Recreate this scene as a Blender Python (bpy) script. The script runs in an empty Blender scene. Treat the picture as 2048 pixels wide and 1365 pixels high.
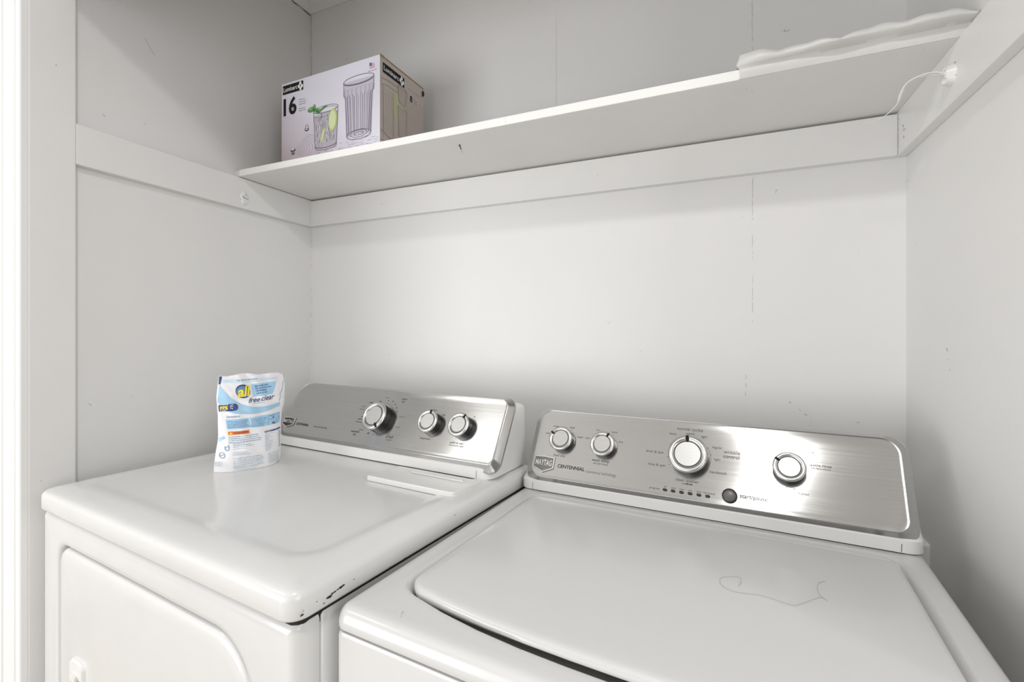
import bpy, bmesh, math, random
from mathutils import Vector, Matrix, noise
random.seed(7)
S = bpy.context.scene
COL = S.collection

# ------------------------------------------------------------------ camera
FPX, CY, YAW = 941.4855, 668.5046, -0.4076
cam = bpy.data.cameras.new('camera')
cam.sensor_width = 36.0
cam.lens = FPX / 2048 * 36
cam.shift_y = -(682.5 - CY) / 2048
cam.clip_start = 0.02
camo = bpy.data.objects.new('camera', cam)
camo.location = (1.2768, -1.2112, 1.2531)
camo.rotation_euler = (math.pi / 2, 0, -YAW)
COL.objects.link(camo)
S.camera = camo

# ------------------------------------------------------------------ colour management, world
S.view_settings.view_transform = 'Standard'
S.view_settings.look = 'None'
S.view_settings.exposure = -0.03
S.view_settings.gamma = 1.0
S.view_settings.use_curve_mapping = False
w = bpy.data.worlds.new('room_daylight')
S.world = w
w.use_nodes = True
w.node_tree.nodes['Background'].inputs[0].default_value = (1.0, 0.992, 0.98, 1)
w.node_tree.nodes['Background'].inputs[1].default_value = 0.28

# lamps of the room in front of the closet, hung just under its ceiling
CEIL = 2.44
LAMPS = [  # x, y, z, size, watts
    (2.85, -1.56, 2.40, 0.12, 6.5),
    (1.22, -1.42, 2.40, 0.17, 8.2),
    (-0.72, -1.72, 2.40, 0.42, 4.8),
]
for i, (x, y, z, s, p) in enumerate(LAMPS):
    l = bpy.data.lights.new('ceiling_lamp_light', 'AREA')
    l.shape = 'DISK'; l.size = s; l.energy = p; l.color = (1.0, 0.992, 0.975)
    lo = bpy.data.objects.new('ceiling_lamp_light', l)
    lo.location = (x, y, z - 0.035)
    COL.objects.link(lo)

# added fill lights without windows, placed in the hall to brighten the closet
for (loc, aim, sx, sy, p) in (((0.25, -2.95, 1.10), (0.28, 1.0, 0.08), 1.2, 1.5, 11.0),
                              ((-0.95, -2.90, 0.95), (0.8, 1.0, 0.2), 1.2, 1.5, 35.0),
                              ((3.20, -2.40, 1.50), (-1.0, 0.7, -0.05), 1.2, 1.5, 23.0)):
    wl_ = bpy.data.lights.new('hall_fill_light', 'AREA'); wl_.shape = 'RECTANGLE'; wl_.size = sx; wl_.size_y = sy
    wl_.energy = p; wl_.color = (1.0, 0.998, 0.994)
    wo = bpy.data.objects.new('hall_fill_light', wl_); wo.location = loc
    wo.rotation_euler = Vector(aim).to_track_quat('-Z', 'Y').to_euler()
    COL.objects.link(wo)

# ------------------------------------------------------------------ helpers
def new_obj(name, verts, faces, m, parent=None, smooth=True, ang=40):
    me = bpy.data.meshes.new(name)
    me.from_pydata([tuple(v) for v in verts], [], faces)
    me.materials.append(m)
    bm = bmesh.new(); bm.from_mesh(me)
    bmesh.ops.recalc_face_normals(bm, faces=bm.faces)
    bm.to_mesh(me); bm.free()
    if smooth:
        for p in me.polygons: p.use_smooth = True
        try: me.set_sharp_from_angle(angle=math.radians(ang))
        except Exception: pass
    me.update()
    o = bpy.data.objects.new(name, me)
    COL.objects.link(o)
    if parent: o.parent = parent
    return o

class MB:
    def __init__(s): s.v = []; s.f = []
    def add(s, v, f):
        n = len(s.v); s.v += [tuple(p) for p in v]; s.f += [tuple(i + n for i in q) for q in f]; return s
    def box(s, x0, x1, y0, y1, z0, z1):
        v = [(x, y, z) for z in (z0, z1) for y in (y0, y1) for x in (x0, x1)]
        return s.add(v, [(0, 2, 3, 1), (4, 5, 7, 6), (0, 1, 5, 4), (2, 6, 7, 3), (0, 4, 6, 2), (1, 3, 7, 5)])
    def loft(s, rings, cap0=True, cap1=True, closed=True):
        n = len(rings[0]); v = [p for r in rings for p in r]; f = []
        for k in range(len(rings) - 1):
            for i in range(n if closed else n - 1):
                j = (i + 1) % n
                f.append((k * n + i, k * n + j, (k + 1) * n + j, (k + 1) * n + i))
        if cap0: f.append(tuple(reversed(range(n))))
        if cap1: f.append(tuple((len(rings) - 1) * n + i for i in range(n)))
        return s.add(v, f)
    def build(s, name, m, parent=None, smooth=True, ang=40):
        return new_obj(name, s.v, s.f, m, parent, smooth, ang)

def bevel(o, w=0.003, seg=3, ang=30):
    md = o.modifiers.new('bevel', 'BEVEL'); md.width = w; md.segments = seg
    md.limit_method = 'ANGLE'; md.angle_limit = math.radians(ang); md.harden_normals = False
    return o

def tag(o, label=None, cat=None, group=None, kind=None):
    if label: o['label'] = label
    if cat: o['category'] = cat
    if group: o['group'] = group
    if kind: o['kind'] = kind
    return o

def empty(name, loc, rz=0):
    o = bpy.data.objects.new(name, None); o.location = loc; o.rotation_euler = (0, 0, rz)
    o.empty_display_size = 0.05
    COL.objects.link(o); return o

def rr(a0, a1, b0, b1, r, n=8, inset=0.0):
    """rounded rectangle, ccw from lower left; r is one radius or four (ll, lr, ur, ul)"""
    if not isinstance(r, (tuple, list)): r = (r,) * 4
    a0 += inset; a1 -= inset; b0 += inset; b1 -= inset
    r = [max(q - inset, 0.0006) for q in r]
    P = []
    for (cx, cy, q, s0) in ((a0 + r[0], b0 + r[0], r[0], 180), (a1 - r[1], b0 + r[1], r[1], 270),
                            (a1 - r[2], b1 - r[2], r[2], 0), (a0 + r[3], b1 - r[3], r[3], 90)):
        for k in range(n + 1):
            t = math.radians(s0 + 90 * k / n)
            P.append((cx + q * math.cos(t), cy + q * math.sin(t)))
    return P

def dens(P, m=6):
    """subdivide the long straight runs of a ring so it can be bent"""
    out = []
    for i, p in enumerate(P):
        q = P[(i + 1) % len(P)]
        out.append(p)
        if (i + 1) % (len(P) // 4) == 0:
            for k in range(1, m):
                out.append((p[0] + (q[0] - p[0]) * k / m, p[1] + (q[1] - p[1]) * k / m))
    return out

def tube(pts, r, n=8, taper=None, flat=1.0):
    pts = [Vector(p) for p in pts]; rings = []
    up = Vector((0, 0, 1))
    for i, p in enumerate(pts):
        d = (pts[min(i + 1, len(pts) - 1)] - pts[max(i - 1, 0)]).normalized()
        a = d.cross(up)
        if a.length < 1e-3: a = d.cross(Vector((1, 0, 0)))
        a.normalize(); b = d.cross(a).normalized()
        q = r * (taper(i / (len(pts) - 1)) if taper else 1)
        rings.append([p + a * q * math.cos(2 * math.pi * k / n) + b * q * flat * math.sin(2 * math.pi * k / n) for k in range(n)])
    return rings

def smooth_curve(P, k=6):
    P = [Vector(p) for p in P]; out = []
    for i in range(len(P) - 1):
        p0, p1, p2, p3 = P[max(i - 1, 0)], P[i], P[i + 1], P[min(i + 2, len(P) - 1)]
        for j in range(k):
            t = j / k
            out.append(0.5 * ((2 * p1) + (p2 - p0) * t + (2 * p0 - 5 * p1 + 4 * p2 - p3) * t * t + (3 * p1 - p0 - 3 * p2 + p3) * t ** 3))
    out.append(P[-1]); return out

# ---- flat artwork: 2-D shapes that a mapping fn(u, v) -> point lays on a surface
class Art:
    def __init__(s, fn): s.fn = fn; s.mb = MB()
    def poly(s, P):
        s.mb.add([s.fn(*p) for p in P], [tuple(range(len(P)))]); return s
    def line(s, P, wd, close=False):
        P = list(P)
        if close: P = P + [P[0]]
        L = []; R = []
        for i, p in enumerate(P):
            a = P[max(i - 1, 0)]; b = P[min(i + 1, len(P) - 1)]
            if close and i in (0, len(P) - 1): a = P[-2]; b = P[1]
            dx, dy = b[0] - a[0], b[1] - a[1]; l = math.hypot(dx, dy) or 1
            nx, ny = -dy / l * wd / 2, dx / l * wd / 2
            L.append((p[0] + nx, p[1] + ny)); R.append((p[0] - nx, p[1] - ny))
        n = len(P); v = [s.fn(*p) for p in L] + [s.fn(*p) for p in R]
        s.mb.add(v, [(i, i + 1, n + i + 1, n + i) for i in range(n - 1)]); return s
    def ell(s, cx, cy, rx, ry, n=28, rot=0):
        c, q = math.cos(rot), math.sin(rot)
        v = [s.fn(cx, cy)]; f = []; m = 4
        for j in range(1, m + 1):
            for t in [2 * math.pi * k / n for k in range(n)]:
                x, y = rx * j / m * math.cos(t), ry * j / m * math.sin(t)
                v.append(s.fn(cx + x * c - y * q, cy + x * q + y * c))
        for k in range(n):
            f.append((0, 1 + k, 1 + (k + 1) % n))
            for j in range(m - 1): f.append((1 + j * n + k, 1 + (j + 1) * n + k, 1 + (j + 1) * n + (k + 1) % n, 1 + j * n + (k + 1) % n))
        s.mb.add(v, f); return s
    def arc(s, cx, cy, rx, ry, t0, t1, wd, n=24, rot=0):
        c, q = math.cos(rot), math.sin(rot); P = []
        for k in range(n + 1):
            t = math.radians(t0 + (t1 - t0) * k / n)
            x, y = rx * math.cos(t), ry * math.sin(t)
            P.append((cx + x * c - y * q, cy + x * q + y * c))
        return s.line(P, wd)
    def rect(s, x0, y0, x1, y1, n=1):
        P = [(x0 + (x1 - x0) * k / n, y) for y in (y0, y1) for k in range(n + 1)]
        s.mb.add([s.fn(*p) for p in P], [(k, k + 1, n + 1 + k + 1, n + 1 + k) for k in range(n)]); return s
    def band(s, lo, hi, n=24, m=3):
        """filled band between two polylines given as functions of t in 0..1"""
        v = []
        for k in range(n + 1):
            a, b = lo(k / n), hi(k / n)
            for j in range(m + 1): v.append(s.fn(a[0] + (b[0] - a[0]) * j / m, a[1] + (b[1] - a[1]) * j / m))
        q = m + 1
        s.mb.add(v, [(k * q + j, k * q + j + 1, (k + 1) * q + j + 1, (k + 1) * q + j) for k in range(n) for j in range(m)]); return s
    def text(s, t, x, y, h, align='C', bold=0.0, shear=0.0, wide=1.0, rot=0.0, fit=None):
        V, F, x0, x1 = glyphs(t, bold, shear)
        if fit: wide = fit / ((x1 - x0) * h)
        wdt = x1 - x0; off = {'C': -(x0 + x1) / 2, 'L': -x0, 'R': -x1}[align]
        c, q = math.cos(rot), math.sin(rot)
        pts = []
        for (a, b) in V:
            a = (a + off) * h * wide; b = b * h
            pts.append(s.fn(x + a * c - b * q, y + a * q + b * c))
        s.mb.add(pts, F); return s
    def build(s, name, m, parent, label=None, smooth=False):
        o = s.mb.build(name, m, parent, smooth=smooth)
        if label: o['label'] = label
        return o

_gl = {}
def glyphs(t, bold=0.0, shear=0.0):
    k = (t, bold, shear)
    if k not in _gl:
        cu = bpy.data.curves.new('lettering', 'FONT'); cu.body = t; cu.size = 1.0; cu.offset = bold; cu.shear = shear
        cu.resolution_u = 3; cu.fill_mode = 'BOTH' if hasattr(cu, 'fill_mode') and False else cu.fill_mode
        o = bpy.data.objects.new('lettering', cu); COL.objects.link(o)
        dg = bpy.context.evaluated_depsgraph_get(); dg.update()
        me = bpy.data.meshes.new_from_object(o.evaluated_get(dg))
        V = [(v.co.x / 0.7, v.co.y / 0.7) for v in me.vertices]     # height 1 = capital height
        F = [tuple(p.vertices) for p in me.polygons]
        bpy.data.objects.remove(o); bpy.data.curves.remove(cu); bpy.data.meshes.remove(me)
        xs = [v[0] for v in V] or [0, 0]
        _gl[k] = (V, F, min(xs), max(xs))
    return _gl[k]

# ------------------------------------------------------------------ materials
def mat(name, col, rough=0.5, metal=0.0, spec=0.5, coat=0.0, bump=None, mottle=None, trans=0.0):
    m = bpy.data.materials.new(name); m.use_nodes = True
    nt = m.node_tree; b = nt.nodes['Principled BSDF']
    b.inputs['Base Color'].default_value = (*col, 1)
    b.inputs['Roughness'].default_value = rough
    b.inputs['Metallic'].default_value = metal
    b.inputs['Specular IOR Level'].default_value = spec
    b.inputs['Coat Weight'].default_value = coat
    b.inputs['Coat Roughness'].default_value = 0.05
    tc = nt.nodes.new('ShaderNodeTexCoord')
    if mottle:                                  # (scale, amount) faint uneven paint or soiling
        n = nt.nodes.new('ShaderNodeTexNoise'); n.inputs['Scale'].default_value = mottle[0]; n.inputs['Detail'].default_value = 5
        nt.links.new(tc.outputs['Object'], n.inputs['Vector'])
        r = nt.nodes.new('ShaderNodeMapRange'); r.inputs[1].default_value = 0.3; r.inputs[2].default_value = 0.7
        r.inputs[3].default_value = 1 - mottle[1]; r.inputs[4].default_value = 1.0
        nt.links.new(n.outputs['Fac'], r.inputs[0])
        mx = nt.nodes.new('ShaderNodeVectorMath'); mx.operation = 'SCALE'; mx.inputs[0].default_value = col
        nt.links.new(r.outputs[0], mx.inputs['Scale'])
        nt.links.new(mx.outputs[0], b.inputs['Base Color'])
    if bump:                                    # (scale, strength, distance)
        n = nt.nodes.new('ShaderNodeTexNoise'); n.inputs['Scale'].default_value = bump[0]; n.inputs['Detail'].default_value = 4
        nt.links.new(tc.outputs['Object'], n.inputs['Vector'])
        bp = nt.nodes.new('ShaderNodeBump'); bp.inputs['Strength'].default_value = bump[1]; bp.inputs['Distance'].default_value = bump[2]
        nt.links.new(n.outputs['Fac'], bp.inputs['Height']); nt.links.new(bp.outputs[0], b.inputs['Normal'])
    return m

M_wall = mat('painted_panelling', (0.812, 0.806, 0.797), 0.42, bump=(14, 0.25, 0.004), mottle=(2.2, 0.03))
M_trim = mat('gloss_trim_paint', (0.828, 0.822, 0.812), 0.3, bump=(22, 0.2, 0.003), mottle=(5, 0.03))
M_casing = mat('bright_casing_paint', (0.87, 0.868, 0.86), 0.3, bump=(30, 0.1, 0.002))
M_shelf = mat('shelf_paint', (0.818, 0.811, 0.80), 0.45, bump=(9, 0.3, 0.003), mottle=(6, 0.04))
M_shelfedge = mat('shelf_edge_lit_paint', (0.90, 0.895, 0.88), 0.45, bump=(30, 0.4, 0.002))  # shelf paint lightened so the edge carries the light from the front
M_crack = mat('caulk_crack_dark', (0.12, 0.115, 0.105), 0.8)
M_scuff = mat('wall_scuff_grey', (0.50, 0.49, 0.47), 0.7)
M_floor = mat('floor_wood', (0.50, 0.44, 0.37), 0.4, mottle=(6, 0.3))
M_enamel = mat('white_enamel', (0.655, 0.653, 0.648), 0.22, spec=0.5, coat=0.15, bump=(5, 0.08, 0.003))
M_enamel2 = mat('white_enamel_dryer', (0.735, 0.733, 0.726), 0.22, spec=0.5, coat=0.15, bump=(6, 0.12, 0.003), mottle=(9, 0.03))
M_plastic = mat('white_plastic', (0.80, 0.797, 0.785), 0.3)
M_black = mat('black_plastic', (0.012, 0.012, 0.012), 0.35)
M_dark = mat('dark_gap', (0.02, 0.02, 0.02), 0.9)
M_ink = mat('black_ink', (0.02, 0.02, 0.02), 0.7, spec=.15)
M_inkgrey = mat('grey_ink', (0.11, 0.108, 0.10), 0.8, spec=.1)
M_inkpale = mat('pale_grey_ink', (0.22, 0.217, 0.21), 0.8, spec=.1)
M_chip = mat('bare_metal_chip', (0.015, 0.014, 0.013), 0.6)
M_chrome = mat('chrome_ring', (0.70, 0.695, 0.685), 0.22, metal=1.0)
M_btn = mat('grey_button', (0.13, 0.13, 0.13), 0.3)
M_badge = mat('badge_grey', (0.20, 0.20, 0.195), 0.35, metal=0.4)
M_badgeK = mat('badge_black', (0.02, 0.02, 0.02), 0.3)
M_silverletter = mat('silver_lettering', (0.8, 0.8, 0.79), 0.3, metal=0.5)

def steel(name, rz, base=(0.50, 0.497, 0.49), rough=0.18, along=(1, 0, 0), aniso=0.82):
    m = mat(name, base, rough, metal=1.0)
    nt = m.node_tree; b = nt.nodes['Principled BSDF']
    tc = nt.nodes['Texture Coordinate']
    mp = nt.nodes.new('ShaderNodeMapping'); mp.inputs['Scale'].default_value = (5, 520, 520)
    n = nt.nodes.new('ShaderNodeTexNoise'); n.inputs['Scale'].default_value = 1.0; n.inputs['Detail'].default_value = 3
    nt.links.new(tc.outputs['Object'], mp.inputs[0]); nt.links.new(mp.outputs[0], n.inputs['Vector'])
    r = nt.nodes.new('ShaderNodeMapRange'); r.inputs[1].default_value = 0.3; r.inputs[2].default_value = 0.7
    r.inputs[3].default_value = 0.95; r.inputs[4].default_value = 1.03
    nt.links.new(n.outputs['Fac'], r.inputs[0])
    mx = nt.nodes.new('ShaderNodeVectorMath'); mx.operation = 'SCALE'; mx.inputs[0].default_value = base
    nt.links.new(r.outputs[0], mx.inputs['Scale']); nt.links.new(mx.outputs[0], b.inputs['Base Color'])
    r2 = nt.nodes.new('ShaderNodeMapRange'); r2.inputs[1].default_value = 0.3; r2.inputs[2].default_value = 0.7
    r2.inputs[3].default_value = rough - 0.01; r2.inputs[4].default_value = rough + 0.03
    nt.links.new(n.outputs['Fac'], r2.inputs[0]); nt.links.new(r2.outputs[0], b.inputs['Roughness'])
    b.inputs['Anisotropic'].default_value = aniso
    vt = nt.nodes.new('ShaderNodeVectorTransform'); vt.vector_type = 'VECTOR'; vt.convert_from = 'OBJECT'; vt.convert_to = 'WORLD'
    vt.inputs[0].default_value = along
    nt.links.new(vt.outputs[0], b.inputs['Tangent'])
    b.inputs['Anisotropic Rotation'].default_value = 0.25
    return m
M_steel = steel('brushed_steel', 0)
M_knobface = steel('brushed_knob_face', 0, base=(0.60, 0.597, 0.587), rough=0.42, aniso=0.3)

# ------------------------------------------------------------------ room shell
W = 1.6377; T = 0.019; ZT = 1.7025; ZB = 1.618
JF, JB = -0.7325, -0.655            # jamb front / back
def st(name, mb, m, bev=0.0, smooth=False):
    o = mb.build(name, m, None, smooth=smooth); tag(o, kind='structure')
    if bev: bevel(o, bev)
    return o
wall_back = st('wall_back', MB().box(-0.12, W + 0.12, 0.0, 0.1, 0, CEIL), M_wall)
wall_left = st('wall_left', MB().box(-0.1, 0.0, JB, 0.0, 0, CEIL), M_wall)
wall_right = st('wall_right', MB().box(W, W + 0.1, JB, 0.0, 0, CEIL), M_wall)
wf = MB()
wf.box(-1.6, -0.002, JF, JB, 0, CEIL)
wf.box(W + 0.002, W + 2.2, JF, JB, 0, CEIL)
wf.box(-0.002, W + 0.002, JF, JB, 2.035, CEIL)
wall_front = st('wall_front', wf, M_wall)
st('floor', MB().box(-1.6, W + 2.2, -3.2, 0.1, -0.1, 0), M_floor)
st('ceiling', MB().box(-1.6, W + 2.2, -2.6, 0.1, CEIL, CEIL + 0.1), M_wall)
st('wall_hall', MB().box(-1.7, -1.6, -3.2, JB, 0, CEIL), M_wall)
# door jambs, head, casing
st('trim_1', MB().box(0.0, 0.02, JF, JB, 0, 2.03), M_trim, 0.003)
st('trim_2', MB().box(W - 0.02, W, JF, JB, 0, 2.03), M_trim, 0.003)
st('trim_3', MB().box(0.0, W, JF, JB, 2.012, 2.034), M_trim, 0.002)
def casing(name, x0, x1, sgn):
    # stepped profile: thin inner edge, flat face, bead and thicker back band
    prof = [(0, 0), (0, 0.0095), (0.0015, 0.0115), (0.013, 0.0125), (0.0145, 0.0145), (0.052, 0.0165), (0.0535, 0.019), (0.062, 0.020), (0.066, 0.018), (0.067, 0)]
    mb = MB(); rings = []
    for z in (0, 2.09):
        rings.append([(x0 - sgn * p[0], JF - p[1], z) for p in prof])
    mb.loft(rings); return st(name, mb, M_casing)
casing('trim_4', 0.0185, 0, 1)
casing('trim_5', W - 0.0185, 0, -1)
st('trim_6', MB().box(-0.05, W + 0.05, JF - 0.018, JF, 2.013, 2.08), M_casing, 0.002)
# small crown at the closet ceiling
def crown(name, p0, p1, d):
    prof = [(0.0, 2.350), (0.006, 2.349), (0.010, 2.356), (0.020, 2.372), (0.034, 2.388), (0.050, 2.400), (0.056, 2.412), (0.062, 2.44), (0.0, 2.44)]
    rings = [[(p[0] + d[0] * q[0], p[1] + d[1] * q[0], q[1]) for q in prof] for p in (p0, p1)]
    return st(name, MB().loft(rings), M_trim)
crown('trim_7', (0, JB, 0), (0, -0.0, 0), (1, 0))
crown('trim_8', (0, 0, 0), (W, 0, 0), (0, -1))
crown('trim_9', (W, JB, 0), (W, 0, 0), (-1, 0))

# cracks in the caulk and scuffs: small irregular marks lying on the walls
def jag(p0, p1, n, amp, axis, seed, drop=0.0):
    rnd = random.Random(seed); P = []
    p0 = Vector(p0); p1 = Vector(p1)
    for k in range(n + 1):
        q = p0.lerp(p1, k / n); a = (rnd.random() - 0.5) * 2 * amp
        P.append((q + Vector(axis) * a, rnd.random()))
    return P
def crack(parent, p0, p1, n, amp, wd, axis, seed, keep=1.0, m=None):
    P = jag(p0, p1, n, amp, axis, seed); mb = MB(); rnd = random.Random(seed + 1)
    ax = Vector(axis)
    for k in range(n):
        if rnd.random() > keep: continue
        a, b = P[k][0], P[k + 1][0]; wa = wd * (0.4 + P[k][1]); wb = wd * (0.4 + P[k + 1][1])
        mb.add([a - ax * wa / 2, a + ax * wa / 2, b + ax * wb / 2, b - ax * wb / 2], [(0, 1, 2, 3)])
    return mb.build('crack', m or M_crack, parent, smooth=False)
E_ = 0.0006
crack(wall_back, (0.004, -E_, 1.735), (0.004, -E_, 2.35), 70, 0.0022, 0.0010, (1, 0, 0), 3, 0.9, M_inkgrey)
crack(wall_back, (0.005, -E_, 1.12), (0.005, -E_, 1.616), 60, 0.0015, 0.0011, (1, 0, 0), 5, 0.35, M_scuff)
crack(wall_left, (E_, -0.33, 2.349), (E_, -0.0, 2.349), 24, 0.002, 0.0030, (0, 0, 1), 8, 1.0)
crack(wall_back, (1.355, -E_, 1.75), (1.355, -E_, 2.1), 60, 0.0012, 0.0007, (1, 0, 0), 11, 0.7, M_scuff)
crack(wall_back, (1.3555, -E_, 1.28), (1.3555, -E_, 1.616), 60, 0.0005, 0.0007, (1, 0, 0), 12, 0.55, M_scuff)
crack(wall_back, (1.340, -E_, 1.10), (1.345, -E_, 1.20), 10, 0.002, 0.001, (1, 0, 0), 14, 0.5, M_scuff)
crack(wall_back, (0.884, -E_, 1.75), (0.884, -E_, 2.1), 40, .0002, .0009, (1, 0, 0), 17, 1.0, mat('faint_seam_line', (.72, .712, .70), .6))
def scuffs(parent, pts, fn, m, seed):
    rnd = random.Random(seed); mb = MB()
    for (u, v, s) in pts:
        n = 9; ang = rnd.random() * 6.28; st_ = 1 + rnd.random() * 1.6
        P = []
        for k in range(n):
            t = 2 * math.pi * k / n; q = s * (0.5 + rnd.random() * 0.7)
            x, y = q * st_ * math.cos(t), q * 0.55 * math.sin(t)
            P.append(fn(u + x * math.cos(ang) - y * math.sin(ang), v + x * math.sin(ang) + y * math.cos(ang)))
        MB().add(P, [tuple(range(n))]).build('scuff', m, parent, smooth=False)
bw = [(0.414, 1.552, .0012), (0.413, 1.547, .001), (0.274, 1.551, .0008), (0.329, 1.191, .0012), (0.332, 1.188, .0009), (0.363, 1.262, .0008), (1.028, 1.283, .0014), (1.024, 1.281, .0011),
      (1.001, 1.22, .0008), (1.056, 1.228, .0011), (1.105, 1.209, .0012), (1.404, 1.578, .0022), (1.402, 1.574, .0012), (1.333, 1.525, .0009), (1.42, 1.933, .0022), (1.426, 1.932, .0018), (1.415, 1.933, .0014), (1.556, 1.428, .0008),
      (1.449, 1.085, .0018), (1.43, 1.10, .002), (1.46, 1.075, .0022), (1.47, 1.06, .0015), (1.555, 1.065, .0016), (0.45, 2.05, .0015), (0.16, 2.16, .002), (0.175, 2.158, .0015), (0.155, 2.145, .001), (1.31, 1.82, .0016), (1.33, 1.79, .0012), (0.032, 1.628, .0001)]
scuffs(wall_back, bw, lambda u, v: (u, -E_, v), M_scuff, 4)
lw = [(-.493, 1.948, .0012), (-.596, 1.75, .002), (-.512, 1.766, .0016), (-.42, 1.80, .0012), (-.337, 1.817, .0010), (-.424, 1.379, .0008), (-.542, 1.104, .0014), (-.622, 1.096, .002), (-.381, 1.111, .0012), (-.55, 2.03, .0012)]
scuffs(wall_left, lw, lambda u, v: (E_, u, v), M_scuff, 9)
Art(lambda u, v: (E_, u, v)).line([(-.513, 1.975), (-.508, 1.966), (-.502, 1.958), (-.494, 1.948), (-.489, 1.945)], .0009).build('scuff', M_scuff, wall_left)
rw = [(-.119, .997, .0013), (-.051, 1.43, .001), (-.187, 1.226, .002), (-.197, 1.193, .0018), (-.007, 1.566, .0015), (-.19, 1.21, .0016), (-.33, 1.02, .001)]
scuffs(wall_right, rw, lambda u, v: (W - E_, u, v), M_scuff, 10)
scuffs(bpy.data.objects['trim_1'], [(-.689, 1.812, .0013), (-.7128, .9552, .0008)], lambda u, v: (0.02 + E_, u, v), M_crack, 15)

# ------------------------------------------------------------------ shelf cleats
def board(name, x0, x1, y0, y1, z0, z1, m, bev=0.0015):
    o = MB().box(x0, x1, y0, y1, z0, z1).build(name, m, None, smooth=False)
    bevel(o, bev, 2); return o
cl = board('shelf_cleat', 0.0, T, JB, 0.0, ZB, ZT + 0.003, M_trim)
tag(cl, 'painted white cleat board on the left wall with a painted-over plug', 'cleat', 'shelf cleats')
cb = board('shelf_cleat', T, W - T, -T, 0.0, ZB, ZT, M_trim)
tag(cb, 'long white cleat board along the back wall under the shelf', 'cleat', 'shelf cleats')
cr = board('shelf_cleat', W - T, W, JB, 0.0, ZB, ZT + 0.0045, M_trim)
tag(cr, 'white cleat board on the right wall behind the curling plastic strip', 'cleat', 'shelf cleats')
scuffs(cb, [(0.032, 1.628, .0009), (0.2, 1.67, .001), (1.0, 1.66, .001), (1.2, 1.65, .0008), (0.32, 1.66, .0012), (0.72, 1.65, .0008)], lambda u, v: (u, -T - E_, v), M_crack, 21)
crack(cr, (W - T - E_, -T - .002, 1.62), (W - T - E_, -T - .002, 1.70), 26, .0006, .0009, (0, 1, 0), 23, .8)
crack(cr, (W - T - E_, -.052, 1.640), (W - T - E_, -.048, 1.668), 6, .002, .0013, (0, 1, 0), 24, .8)
# painted-over plugs of the old clothes rod
def plug(parent, x, y, z, sx, r, h, tall, seed):
    rnd = random.Random(seed); rings = []
    for (q, d) in ((1.12, 0), (1.0, .35), (.86, .85), (.6, 1.0), (.25, .92)):
        rings.append([(x + sx * h * d * (1 + .12 * math.sin(3 * t + seed)), y + r * q * math.cos(t) * (1 + .05 * math.sin(5 * t)), z + r * tall * q * math.sin(t) * (1 + .06 * math.cos(3 * t + 1)))
                      for t in [2 * math.pi * k / 26 for k in range(26)]])
    o = MB().loft(rings).build('painted_plug', M_trim, parent); return o
plug(cl, T, -0.262, 1.648, 1, .0125, .004, 1.55, 2)
Art(lambda u, v: (T + .0048, u, v)).line([(-.272, 1.6515), (-.265, 1.649), (-.2535, 1.6462)], .0012).line([(-.262, 1.659), (-.258, 1.6575)], .001).build('crack', M_crack, cl)
Art(lambda u, v: (T + .0006, u, v)).line([(-.2745, 1.655), (-.275, 1.643), (-.270, 1.632), (-.262, 1.6275), (-.254, 1.634)], .0008).build('crack', M_inkpale, cl)
plug(cr, W - T, -0.258, 1.660, -1, .0135, .012, 1.1, 5)
scuffs(cr, [(-.2435, 1.6545, .0022), (-.269, 1.674, .0018), (-.272, 1.6535, .001), (-.115, 1.66, .001), (-.06, 1.655, .0012)], lambda u, v: (W - T - .0012, u, v), M_inkgrey, 30)

# ------------------------------------------------------------------ shelf board
SB, STOP, SF = 1.7068, 1.7245, -0.279
nx = 40; mb = MB(); rings = []
for k in range(nx + 1):
    x = T * 0 + 0.0012 + (W - 0.0024) * k / nx
    sag = 0.0
    e = 0.0006 * math.sin(k * 1.7) + 0.0004 * math.sin(k * 4.1)
    rings.append([(x, SF + e, SB + 0.0012), (x, SF + e + 0.0014, SB), (x, -0.002, SB), (x, -0.002, STOP), (x, SF + 0.0014, STOP), (x, SF + e, STOP - 0.0012)])
mb.loft(rings)
shelf = mb.build('shelf_board', M_shelf, None, smooth=False)
tag(shelf, 'long white painted shelf board spanning the closet under the box of glasses', 'shelf')
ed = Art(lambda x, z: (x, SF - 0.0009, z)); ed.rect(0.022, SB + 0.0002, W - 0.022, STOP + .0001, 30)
ed.build('front_edge', M_shelfedge, shelf, 'white front edge of the shelf, lightened in colour as if lit from ahead')
Art(lambda x, y: (x, y, SB - .0005)).line([(.717, -.229), (.711, -.217), (.706, -.205), (.703, -.198)], .0022).line([(.712, -.226), (.709, -.213)], .0016).line([(.7, -.19), (.697, -.183)], .001).build('scuff', M_inkgrey, shelf)
scuffs(shelf, [(0.35, -.2, .0016), (.55, -.12, .001), (1.0, -.2, .001), (1.33, -.24, .0024), (1.34, -.225, .0014), (1.45, -.2, .0009), (1.58, -.266, .0014), (1.1, -.08, .001), (.2, -.2, .001)], lambda u, v: (u, v, SB - .0005), M_scuff, 33)

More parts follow.
